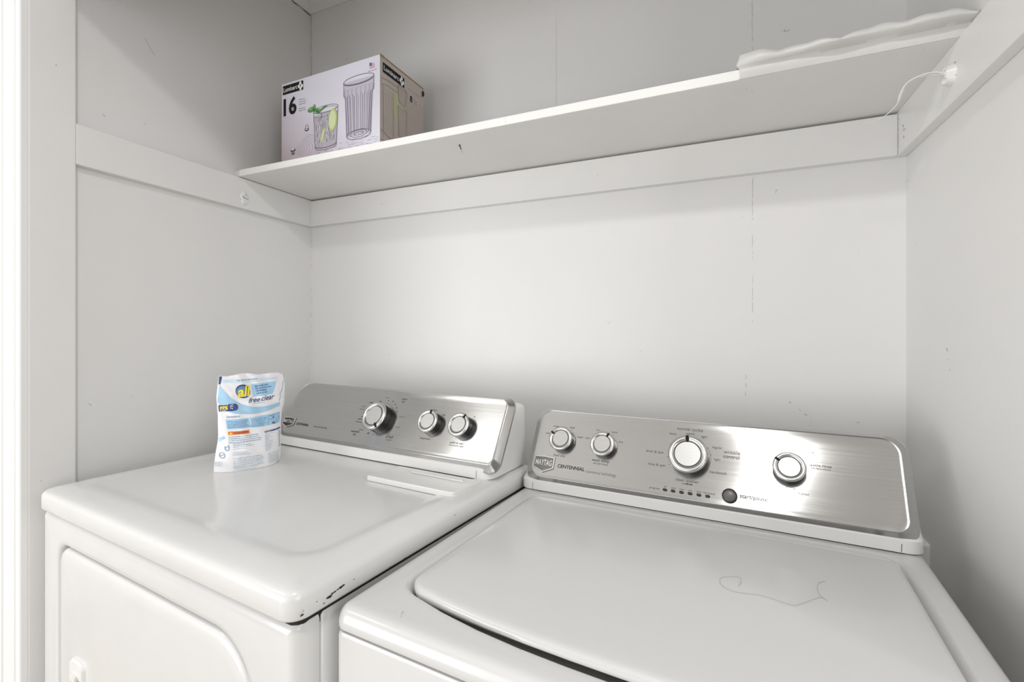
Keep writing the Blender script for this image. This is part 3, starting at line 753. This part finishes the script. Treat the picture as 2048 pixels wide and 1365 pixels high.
# lint filter cover
lf = MB()
def lr_(ins, z): return [(p[0], p[1], z) for p in rr(.508, .7205, .3300, .4250, (.003, .010, .002, .002), 4, ins)]
zf = DZ - .0036
def tilt(ring, k): return [(x, y, z + k * ((.4250 - y) / .095) * .004) for (x, y, z) in ring]
lf.loft([tilt(lr_(0, zf - .001), 0), tilt(lr_(0, zf + .0045), 1), tilt(lr_(.0012, zf + .0062), 1), tilt(lr_(.006, zf + .0062), 1)])
lint = lf.build('lint_door', M_plastic, dry, ang=30)
MB().loft([[(.566, .394, zf + .0058 + .0025), (.700, .394, zf + .0058 + .002), (.682, .418, zf + .0063), (.575, .418, zf + .0063)], [(.570, .396, zf + .0098), (.696, .396, zf + .0098), (.680, .417, zf + .0072), (.578, .417, zf + .0072)]]).build('finger_pull', M_plastic, lint, smooth=False)
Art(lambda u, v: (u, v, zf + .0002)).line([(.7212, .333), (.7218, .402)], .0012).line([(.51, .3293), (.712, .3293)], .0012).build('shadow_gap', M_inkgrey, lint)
scuffs(lint, [(.7215, .4015, .0016), (.5600, .396, .0011)], lambda u, v: (u, v, zf + .0085 if u < .6 else zf + .0012), M_crack, 41)
# paint chips
chips = [(.0415, .9315, .0034), (.0460, .9335, .0020), (.0500, .9338, .0019), (.0545, .9345, .0016), (.0590, .9350, .0028), (.0625, .9355, .0024), (.0036, .9289, .0022), (.0056, .9330, .0008), (.0239, .9345, .0010), (.0802, .9355, .0012), (.034, .9275, .0012), (.30, .945, .0014)]
def chip_ring(b, z, s, seed):
    rnd = random.Random(seed); return [(A1 + .00035, b + s * 1.25 * math.cos(t) * (.7 + .5 * rnd.random()), z + s * .5 * math.sin(t) * (.7 + .5 * rnd.random())) for t in [2 * math.pi * k / 10 for k in range(10)]]
for i, (b, z, s) in enumerate(chips): MB().add(chip_ring(b, z, s, i), [tuple(range(10))]).build('paint_chip', M_chip, dry, smooth=False)
mb = MB()
for i in range(34):
    b = .06 + i * .014; mb.add(chip_ring(b + random.random() * .006, LIP + .0010, .0008 + random.random() ** 2 * .003, 60 + i), [tuple(range(10))])
mb.build('edge_wear', M_chip, dry, smooth=False)['kind'] = 'stuff'
scuffs(dry, [(.600, .4325, .0024), (.608, .4315, .0028), (.617, .4290, .0026), (.625, .4280, .0024), (.632, .4270, .0016)], lambda u, v: (u, v, zf + .0008), M_chip, 51)
scuffs(dry, [(.47, .30, .0012), (.30, .12, .0010), (.2, .1, .0012), (.43, .20, .001), (.52, .27, .0012), (.35, .25, .0009)], lambda u, v: (u, v, zf + .0004), M_scuff, 52)

# ------------------------------------------------------------------ WASHER
WZ = 0.914
was = place('washing_machine', 0.8346, -0.7596, -0.0862, KW)
tag(was, 'white top-loading washing machine with steel control panel, right of the dryer', 'washing machine')
WD = 0.662
# deck with lid well
def bow(P, k, b0, b1, ac, ah):
    out = []
    for (a, b, z) in P:
        x = abs(max(-1, min(1, (a - ac) / ah))); f = max(0, 1 - (b - b0) / (b1 - b0)) ** 2
        out.append((a, b - k * (1 - x ** 2.7) * f, z))
    return out
def dk(ins, z, b0=0.0): return [(p[0], p[1], z) for p in dens(rr(0, .699, b0, WD, (.022, .022, .020, .020), 8, ins), 10)]
def wl(ins, z): return bow([(p[0], p[1], z) for p in dens(rr(.0490, .6600, .072, .4900, (.028, .028, .035, .035), 8, ins), 10)], .034, .07, .30, .354, .29)
DL = .8865
R = [dk(.004, DL), dk(.0008, DL + .0006), dk(.0002, DL + .003), dk(.0006, DL + .009), dk(.0022, DL + .0155), dk(.0052, DL + .0210), dk(.0098, DL + .0247), dk(.016, DL + .0266), dk(.024, DL + .0274)]
R += [wl(-.010, WZ + .0002), wl(-.005, WZ + .0012), wl(-.0015, WZ - .0005), wl(.001, WZ - .003), wl(.0055, WZ - .0080), wl(.0085, WZ - .0150), wl(.0110, WZ - .0205), wl(.0145, WZ - .0230), wl(.0340, WZ - .0250), wl(.0360, WZ - .030), wl(.037, WZ - .13), wl(.10, WZ - .132)]
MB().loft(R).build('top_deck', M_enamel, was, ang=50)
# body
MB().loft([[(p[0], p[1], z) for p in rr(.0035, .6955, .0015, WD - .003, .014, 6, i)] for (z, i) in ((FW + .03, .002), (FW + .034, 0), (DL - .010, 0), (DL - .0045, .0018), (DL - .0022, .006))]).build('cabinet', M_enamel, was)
MB().loft([[(p[0], p[1], z) for p in rr(.03, .67, .03, WD - .03, .01, 4)] for z in (FW, FW + .035)]).build('plinth', M_dark, was)
MB().loft([[(p[0], p[1], z) for p in rr(.006, .693, .005, WD - .01, .012, 6)] for z in (DL - .012, DL + .002)]).build('deck_gap_shade', M_dark, was, smooth=False)  # dark block added as the shade in the joint below the deck
# lid
LT = .9225
def ld(ins, z, k=.026): return bow([(p[0], p[1], z) for p in dens(rr(.0555, .6515, .0735, .4680, (.030, .030, .020, .020), 8, ins), 10)], k, .07, .30, .354, .29)
lid = MB().loft([ld(.010, LT - .026, .014), ld(.005, LT - .0235, .014), ld(.0022, LT - .018, .018), ld(0, LT - .010), ld(.001, LT - .0050), ld(.0040, LT - .0016), ld(.009, LT - .0002), ld(.020, LT + .0004), ld(.06, LT + .0008)]).build('lid', M_enamel, was, ang=60)
for hx in (.07, .635):
    MB().loft([[(hx + q * math.cos(t), .4735, WZ - .004 + q * math.sin(t)) for t in [2 * math.pi * k / 14 for k in range(14)]] for q in (.006,)] + [[(hx + .006 * math.cos(t), .4600, WZ - .004 + .006 * math.sin(t)) for t in [2 * math.pi * k / 14 for k in range(14)]]]).build('lid_hinge', M_plastic, was)
# tub ring glimpsed in the gap under the lid
Rg = []
for (q, z) in ((.275, WZ - .08), (.275, WZ - .040), (.270, WZ - .037), (.265, WZ - .045)):
    Rg.append([(.354 + q * math.cos(t), .335 + q * .93 * math.sin(t), z) for t in [2 * math.pi * k / 60 for k in range(60)]])
MB().loft(Rg, False, False).build('tub_rim', M_plastic, was)
MB().loft([[(.105 + q * math.cos(t), .071 + q * math.sin(t), z) for t in [2 * math.pi * k / 16 for k in range(16)]] for (q, z) in ((.006, WZ - .030), (.006, WZ - .018), (.003, WZ - .0165))]).build('lid_bumper', M_plastic, was)

wc = Console(was, .0015, .6960, .5110, .650, WZ, (.508, .931), (.5925, 1.084), .0115, .6905, -.0005, .1745, (.034, .030, .036, .032))
wc.housing(); wpn = wc.panel()
maytag_badge(wc, .0290, .0765, .0590, .0245, M_badge)
wc.knob(.0860, .0995, .0255, .018, math.radians(152))
wc.knob(.1795, .0980, .0250, .018, math.radians(62))
wc.knob(.3490, .0950, .0345, .0245, math.radians(94), label='large cycle knob')
wc.knob(.5160, .0945, .0250, .018, math.radians(148))
def disc(a_, t_, r_, n): return [wc.P(a_ + r_ * math.cos(2 * math.pi * i / 30), t_ + r_ * math.sin(2 * math.pi * i / 30), n) for i in range(30)]
bt = MB().loft([disc(.4225, .0332, .0128, .0005), disc(.4225, .0332, .0128, .0020), disc(.4225, .0332, .0115, .0030)]).build('start_button', M_black, was)
MB().loft([disc(.4225, .0332, .0106, .0022), disc(.4225, .0332, .0103, .0038), disc(.4225, .0332, .0080, .0046), disc(.4225, .0332, .003, .0049)]).build('button_cap', M_btn, bt, ang=80)
for a_ in (.3101, .3250, .3402, .3554, .3709, .3860):
    R = []
    for (i, n) in ((0, .0006), (0, .0014), (.0008, .0018)):
        R.append([wc.P(p[0], p[1], n) for p in rr(a_ - .0042, a_ + .0042, .0243, .0291, .0024, 5, i)])
    MB().loft(R).build('indicator_light', M_black, wpn)
wc.labels([
    ('CENTENNIAL', .0850, .0432, .0072, dict(align='L', bold=.015, wide=.98, m=M_ink)),
    ('commercial technology', .1480, .0405, .0064, dict(align='L', m=M_inkpale, wide=.76)),
    ('medium', .0650, .1300, .0036), ('large', .1030, .1310, .0040), ('small', .0470, .1125, .0036), ('super', .1245, .1115, .0042), ('load size', .0846, .0660, .0054),
    ('cool', .1612, .1310, .0036), ('warm', .1975, .1300, .0040), ('cold', .1405, .1110, .0042), ('hot', .2140, .1105, .0042), ('wash temp', .1767, .0665, .0060, dict(bold=.006)), ('all cold rinses', .1778, .0595, .0040),
    ('normal cycles', .3474, .1510, .0062), ('regular', .3490, .1425, .0044), ('heavy', .3160, .1390, .0044), ('light', .3745, .1385, .0044), ('regular', .3985, .1200, .0046),
    ('wrinkle', .4240, .1135, .0066), ('control', .4232, .1050, .0066, dict(bold=.006)), ('light', .3995, .0970, .0046), ('handwash', .4020, .0725, .0052), ('drain & spin', .2840, .0985, .0050), ('rinse & spin', .2900, .0730, .0050),
    ('clean washer', .3485, .0500, .0056), ('with', .3430, .0440, .0028), ('affresh', .3525, .0440, .0034, dict(bold=.02, m=M_ink)),
    ('progress', .2905, .0275, .0040), ('fill', .3101, .0325, .0032), ('wash', .3250, .0325, .0032), ('rinse', .3402, .0325, .0032), ('spin', .3554, .0325, .0032), ('done', .3709, .0325, .0032), ('lid locked', .3885, .0325, .0036),
    ('start/pause', .4390, .0365, .0070, dict(align='L', bold=.018, m=M_ink)), ('hold 3 sec. to cancel', .4400, .0275, .0042, dict(align='L', wide=.92)),
    ('rinse only', .4930, .1260, .0042, dict(m=M_inkpale)), ('rinse', .4800, .1085, .0042, dict(m=M_inkpale)), ('one rinse', .5420, .1295, .0046, dict(m=M_inkpale)), ('with fabric softener', .5420, .1240, .0024, dict(m=M_inkpale)),
    ('extra rinse', .5640, .1070, .0050), ('with fabric softener', .5640, .1015, .0026), ('rinse', .5186, .0625, .0056, dict(bold=.004)), ('with fabric softener', .5185, .0550, .0048)])
a = Art(wc.fn(.00035))
a.line([(.4390, .0317), (.4800, .0317)], .0005).arc(.349, .095, .0395, .0395, -18, 38, .0004).arc(.349, .095, .0395, .0395, 55, 120, .0004)
for g in (112, 90, 64, 34, 14, -30, 186, 208, 270): a.line([(.349 + .0385 * math.cos(math.radians(g)), .095 + .0385 * math.sin(math.radians(g))), (.349 + .0410 * math.cos(math.radians(g)), .095 + .0410 * math.sin(math.radians(g)))], .0007)
for (ka, kt) in ((.086, .0995), (.1795, .098), (.516, .0945)):
    for g in (160, 118, 60, 18): a.line([(ka + .0290 * math.cos(math.radians(g)), kt + .0290 * math.sin(math.radians(g))), (ka + .0305 * math.cos(math.radians(g)), kt + .0305 * math.sin(math.radians(g)))], .0006)
a.build('dial_scale', M_inkgrey, wpn)
scuffs(was, [(.0902, .0299, .0014), (.0953, .0214, .0012), (.0925, .026, .0007)], lambda u, v: (u, v, WZ + .0006), M_scuff, 60)
# a stray hair lying on the lid
HZ = LT + .0016
h1 = [(.448, .2686), (.451, .2801), (.4492, .2938), (.4384, .2909), (.4273, .2819), (.4262, .2711), (.4274, .2645), (.4364, .2541), (.451, .2526), (.4735, .2582), (.4953, .2547), (.5084, .252), (.5165, .2588), (.5308, .2776), (.5406, .2892), (.5468, .2824)]
h2 = [(.5493, .3373), (.5412, .3272), (.5387, .3106), (.54, .294), (.5455, .2855)]
mb = MB()
for h in (h1, h2):
    P = [Matrix.LocRotScale(was.location, was.rotation_euler, was.scale) @ Vector((x, y, HZ)) for (x, y) in h]
    mb.loft(tube(smooth_curve(P, 5), .00022, 5))
hair = mb.build('hair_strand', mat('grey_hair', (.42, .40, .37), .5), None)
tag(hair, 'thin stray hair curled on the white washing machine lid', 'hair')

# ------------------------------------------------------------------ wall plate behind the washer
wp = MB(); R = []
for (x, i) in ((W, 0), (W - .004, 0), (W - .0085, .004), (W - .010, .007)):
    R.append([(x, p[0], p[1]) for p in rr(-.117, -.010, .740, .8665, .006, 5, i)])
wp.loft(R)
plate = wp.build('outlet_cover', M_plastic, None)
tag(plate, 'white outlet cover plate on the right wall behind the washing machine', 'outlet')
MB().loft([[(W - .010 - d, -.045 + q * math.cos(t), .846 + q * math.sin(t)) for t in [2 * math.pi * k / 18 for k in range(18)]] for (q, d) in ((.010, 0), (.010, .006), (.006, .007))]).build('socket', M_black, plate)

# ------------------------------------------------------------------ detergent pouch on the dryer
M_pouch = mat('white_pouch_film', (.84, .84, .86), .28, coat=.2, bump=(26, .35, .004))
M_pblue = mat('pouch_light_blue', (.36, .60, .80), .35)
M_pblue2 = mat('pouch_pale_blue', (.62, .76, .88), .35)
M_pnavy = mat('pouch_navy', (.03, .05, .20), .4)
M_pnavy2 = mat('pouch_text_blue', (.10, .16, .36), .4)
M_pyel = mat('pouch_yellow', (.90, .72, .02), .4)
M_porg = mat('pouch_orange', (.80, .20, .03), .4)
M_pmid = mat('pouch_mid_blue', (.10, .25, .42), .4)
pang = math.atan2(.0890, .0413)
pouch = empty('detergent_pouch', tuple(CAMP + (Vector((.3294, -.5393, DZ - .0036 + .0004)) - CAMP) * KD), pang); pouch.scale = (KD, KD, KD)
tag(pouch, 'white and light blue laundry detergent pouch standing on the dryer', 'detergent pouch')
K = .000166
def zbot(X): return 1330 - (X - 205) * .1756
def conv(X, Y):
    g = 1 + .00009 * (X - 205)
    return ((X - 205) * K, (zbot(X) - Y) * K * g)
XL = [(0, -.0175), (.02, -.017), (.07, -.0095), (.12, -.0100), (.155, -.0125), (.19, -.0095), (.2065, -.0075)]
XR = [(0, .1115), (.01, .1145), (.06, .1150), (.11, .1170), (.14, .1235), (.18, .1245), (.2, .1190)]
def interp(T_, z):
    if z <= T_[0][0]: return T_[0][1]
    for (a_, b_), (c_, d_) in zip(T_, T_[1:]):
        if z <= c_: return b_ + (d_ - b_) * (z - a_) / (c_ - a_)
    return T_[-1][1]
PH = .2075
def pfront(x, z, off=0.0):
    l, r = interp(XL, z), interp(XR, z)
    u = max(-1, min(1, 2 * (x - l) / (r - l) - 1)); f = max(0.0, 1 - z / PH)
    th = .004 + .021 * f ** .6
    wr = .0012 * math.sin(x * 190 + z * 60) * (.3 + z / PH) + .0009 * math.sin(z * 210 + x * 70) + .0022 * noise.noise(Vector((x * 28, z * 28, 2.3)))
    y = th * (abs(u) ** 3.2) - .004 * (1 - u * u) + wr + .020 * (z / PH) ** 1.3 + .012 * max(0, z / PH - .88)
    return (x, y - off, z)
rings = []; nz = 44; nu = 40
for k in range(nz + 1):
    z = PH * k / nz; l, r = interp(XL, z), interp(XR, z); f = max(0.0, 1 - z / PH); th = .004 + .021 * f ** .6
    R = []
    for i in range(nu + 1):
        x = l + (r - l) * i / nu
        zz = z
        if k == nz: zz = z - .0045 * (.5 + .5 * math.sin(x * 95 + 1)) * 1.0 - .004 * max(0, (x - .09) / .03)
        p = pfront(x, z); R.append((x, p[1], max(zz, 0)))
    for i in range(1, nu):
        x = r - (r - l) * i / nu; u = 2 * (x - l) / (r - l) - 1
        p = pfront(x, z); zz = z
        if k == nz: zz = z - .0045 * (.5 + .5 * math.sin(x * 95 + 1)) - .004 * max(0, (x - .09) / .03)
        R.append((x, p[1] + (th * 1.9 * (1 - abs(u) ** 2.4) + .0006), max(zz, 0)))
    rings.append(R)
MB().loft(rings).build('pouch_body', M_pouch, pouch, ang=80)
PF = lambda off: (lambda X, Y: pfront(*conv(X, Y), off))
# swooshes (crop coordinates of the printed face)
def pl(P):
    def f(t):
        L = [0]
        for a_, b_ in zip(P, P[1:]): L.append(L[-1] + math.hypot(b_[0] - a_[0], b_[1] - a_[1]))
        s_ = t * L[-1]
        for i in range(len(P) - 1):
            if s_ <= L[i + 1] + 1e-9:
                q = (s_ - L[i]) / max(L[i + 1] - L[i], 1e-9); return (P[i][0] + (P[i + 1][0] - P[i][0]) * q, P[i][1] + (P[i + 1][1] - P[i][1]) * q)
        return P[-1]
    return f
def sm(P): return [(p[0], p[1]) for p in smooth_curve([(x, y, 0) for x, y in P], 6)]
a = Art(PF(.0005))
a.band(pl(sm([(160, 215), (190, 270), (250, 350), (330, 420), (430, 470), (540, 490), (650, 487), (760, 465), (872, 425)])), pl(sm([(142, 440), (165, 475), (215, 540), (290, 575), (380, 583), (500, 580), (620, 563), (760, 522), (872, 478)])), 60, 14)
a.build('blue_swoosh', M_pblue, pouch, smooth=True)
a = Art(PF(.0004)); a.band(pl([(205, 150), (400, 140), (600, 125), (850, 105)]), pl([(195, 195), (400, 185), (600, 165), (850, 125)]), 20, 2); a.build('pale_band', M_pblue2, pouch)
a = Art(PF(.0006)); a.band(pl([(515, 200), (640, 185), (830, 160)]), pl([(530, 360), (640, 345), (775, 320)]), 10, 6); a.build('blue_flag', M_pblue, pouch)
a = Art(PF(.0006)); a.band(pl([(160, 112), (188, 110)]), pl([(152, 215), (172, 213)]), 2, 4); a.build('navy_tab', M_pnavy, pouch)
# 'all' roundel
a = Art(PF(.0007)); a.ell(415, 295, 84, 88, 30, .0).build('roundel', M_pnavy, pouch)
a = Art(PF(.0011)); a.ell(410, 300, 70, 72, 30, .0).build('roundel_ring', M_pmid, pouch)
def ptext(art, t, X, Y, h, **kw):
    """text on the pouch in crop units; lines rise to the right with the face"""
    V, F, x0, x1 = glyphs(t, kw.get('bold', 0), kw.get('shear', 0)); al = kw.get('align', 'L'); wd = kw.get('wide', 1)
    off = {'C': -(x0 + x1) / 2, 'L': -x0}[al]; sl = kw.get('sl', -.165)
    art.mb.add([art.fn(X + (u + off) * h * wd, Y - v * h + (u + off) * h * wd * sl) for (u, v) in V], F); return art
a = Art(PF(.0024)); ptext(a, 'all', 352, 366, 125, bold=.03, wide=.88, shear=.15); a.build('brand_lettering', M_pyel, pouch)
a = Art(PF(.0009)); ptext(a, 'free', 475, 442, 62, bold=.01, shear=.35, wide=.95); ptext(a, 'clear', 625, 412, 62, bold=.01, shear=.35, wide=.98); a.build('lettering', M_pnavy, pouch)
a = Art(PF(.0009)); ptext(a, 'and', 597, 420, 16); a.build('lettering', M_pblue, pouch)
a = Art(PF(.0009))
for i, t in enumerate(('fights tough stains', 'dye and perfume free', 'hypoallergenic', 'gentle on skin')): ptext(a, t, 552 + i * 7, 235 + i * 30, 19, bold=.014, wide=.85)
a.build('lettering', M_pnavy, pouch)
a = Art(PF(.0009)); ptext(a, '#1 brand for sensitive skin', 520, 456, 11, wide=.9); ptext(a, 'tear here to open pouch', 345, 165, 17, bold=.01, wide=1.0, sl=-.12); a.build('lettering', M_pnavy2, pouch)
# 99% flash
a = Art(PF(.0009)); a.band(pl([(150, 485), (300, 452), (335, 460)]), pl([(155, 566), (300, 548), (335, 528)]), 12, 4); a.ell(318, 497, 36, 44, 20, 0); a.build('navy_flash', M_pnavy, pouch)
a = Art(PF(.0011)); ptext(a, '99%', 163, 545, 46, bold=.04, wide=.75, shear=.15); a.build('lettering', M_pyel, pouch)
a = Art(PF(.0018)); ptext(a, 'of stains', 165, 562, 13, bold=.02); ptext(a, 'removes', 180, 482, 13, bold=.02)
for q in (.5, .1, -.35): a.line([(265, 497 - q * 30), (298, 497 - q * 70)], 6)
a.build('lettering', M_white, pouch)
a = Art(PF(.0009)); ptext(a, 'Directions', 232, 643, 27, bold=.008, wide=.85); a.build('lettering', M_pnavy2, pouch)
a = Art(PF(.0005)); a.band(pl([(220, 662), (472, 632)]), pl([(238, 788), (505, 748)]), 10, 4); a.band(pl([(480, 628), (880, 556)]), pl([(520, 756), (880, 696)]), 14, 4); a.build('blue_panel', M_pblue, pouch)
a = Art(PF(.0009)); rnd = random.Random(11)
def lines(x0, x1, y0, n, dy, th, ragged=.25, sl=-.15, art=None):
    for i in range(n):
        xe = x1 - (x1 - x0) * rnd.random() * ragged; x = x0
        while x < xe:
            wl_ = 10 + rnd.random() * 26; e_ = min(x + wl_, xe)
            art.line([(x, y0 + dy * i + (x - x0) * sl), (e_, y0 + dy * i + (e_ - x0) * sl)], th * (.7 + .5 * rnd.random())); x = e_ + 5
lines(238, 490, 688, 5, 20, 6, .2, art=a); lines(500, 690, 655, 5, 21, 6, .25, art=a); lines(718, 800, 604, 1, 20, 7, 0, art=a)
lines(722, 800, 650, 1, 20, 5, .2, art=a); lines(845, 880, 580, 1, 20, 6, 0, art=a); lines(850, 880, 612, 2, 24, 5, .3, art=a)
a.rect(765, 612, 790, 630, 2).rect(762, 680, 806, 706, 2).line([(705, 600), (712, 716)], 3).line([(826, 575), (832, 700)], 3)
a.build('small_print', M_pnavy2, pouch)
a = Art(PF(.0006)); a.band(pl([(240, 815), (478, 786)]), pl([(243, 856), (482, 828)]), 8, 2); a.build('warning_band', M_porg, pouch)
a = Art(PF(.0010)); ptext(a, 'WARNING:', 300, 842, 24, bold=.02, wide=.95); a.build('lettering', mat('pouch_brown', (.22, .05, .02), .5), pouch)
a = Art(PF(.0010)); a.poly([(252, 850), (290, 845), (270, 818)]); a.build('warning_sign', M_pyel, pouch)
a = Art(PF(.0006)); a.band(pl([(660, 802), (885, 755)]), pl([(664, 822), (885, 772)]), 8, 2); a.build('navy_header', M_pnavy, pouch)
a = Art(PF(.0009)); ptext(a, 'Ingredients', 668, 815, 13, wide=.9, sl=-.2); a.build('lettering', M_white, pouch)
a = Art(PF(.0009))
lines(248, 625, 884, 4, 24, 6, .12, art=a); lines(290, 470, 965, 2, 22, 5, .3, art=a); lines(290, 560, 985, 3, 22, 3.5, .5, art=a)
lines(285, 520, 1080, 2, 24, 4, .4, art=a); lines(288, 655, 1150, 6, 21, 4, .08, art=a); lines(290, 600, 1270, 2, 24, 3.5, .2, art=a)
lines(665, 770, 840, 10, 23, 3.5, .45, -.18, art=a); lines(858, 882, 800, 13, 17, 6, .2, art=a); lines(700, 870, 1085, 7, 19, 3.2, .2, art=a)
for i in range(9): a.line([(668, 848 + 24 * i), (882, 808 + 23.5 * i)], 1.6)
a.arc(180, 1120, 26, 34, 0, 360, 6, 20).arc(228, 1015, 20, 40, -60, 200, 7, 20).line([(160, 1130), (200, 1108)], 6).line([(215, 1020), (240, 1000)], 6)
lines(105, 185, 1215, 3, 22, 5, .2, art=a)
a.build('small_print', M_pmid, pouch)
a = Art(PF(.0006)); a.band(pl([(150, 905), (200, 875)]), pl([(150, 962), (212, 905)]), 6, 2); a.build('blue_patch', M_pblue, pouch)
a = Art(PF(.0009)); a.line(sm([(935, 150), (918, 250), (880, 320), (885, 365), (862, 410)]), 5); a.build('fold_line', M_pmid, pouch)

# ------------------------------------------------------------------ ceiling lamps of the hall (fixtures for the lights above)
for i, (x, y, z, s_, p_) in enumerate(LAMPS):
    r = s_ / 2 + .03
    def rg_(q, z_): return [(x + q * math.cos(t), y + q * math.sin(t), z_) for t in [2 * math.pi * k / 32 for k in range(32)]]
    o = MB().loft([rg_(r, CEIL), rg_(r, CEIL - .03), rg_(r - .006, CEIL - .034)]).build('ceiling_lamp', M_plastic, None)
    tag(o, ['round white ceiling lamp in the hall beyond the right end of the closet', 'round white ceiling lamp in the hall before the washing machine', 'wide round white ceiling lamp at the left end of the hall'][i], 'ceiling lamp')
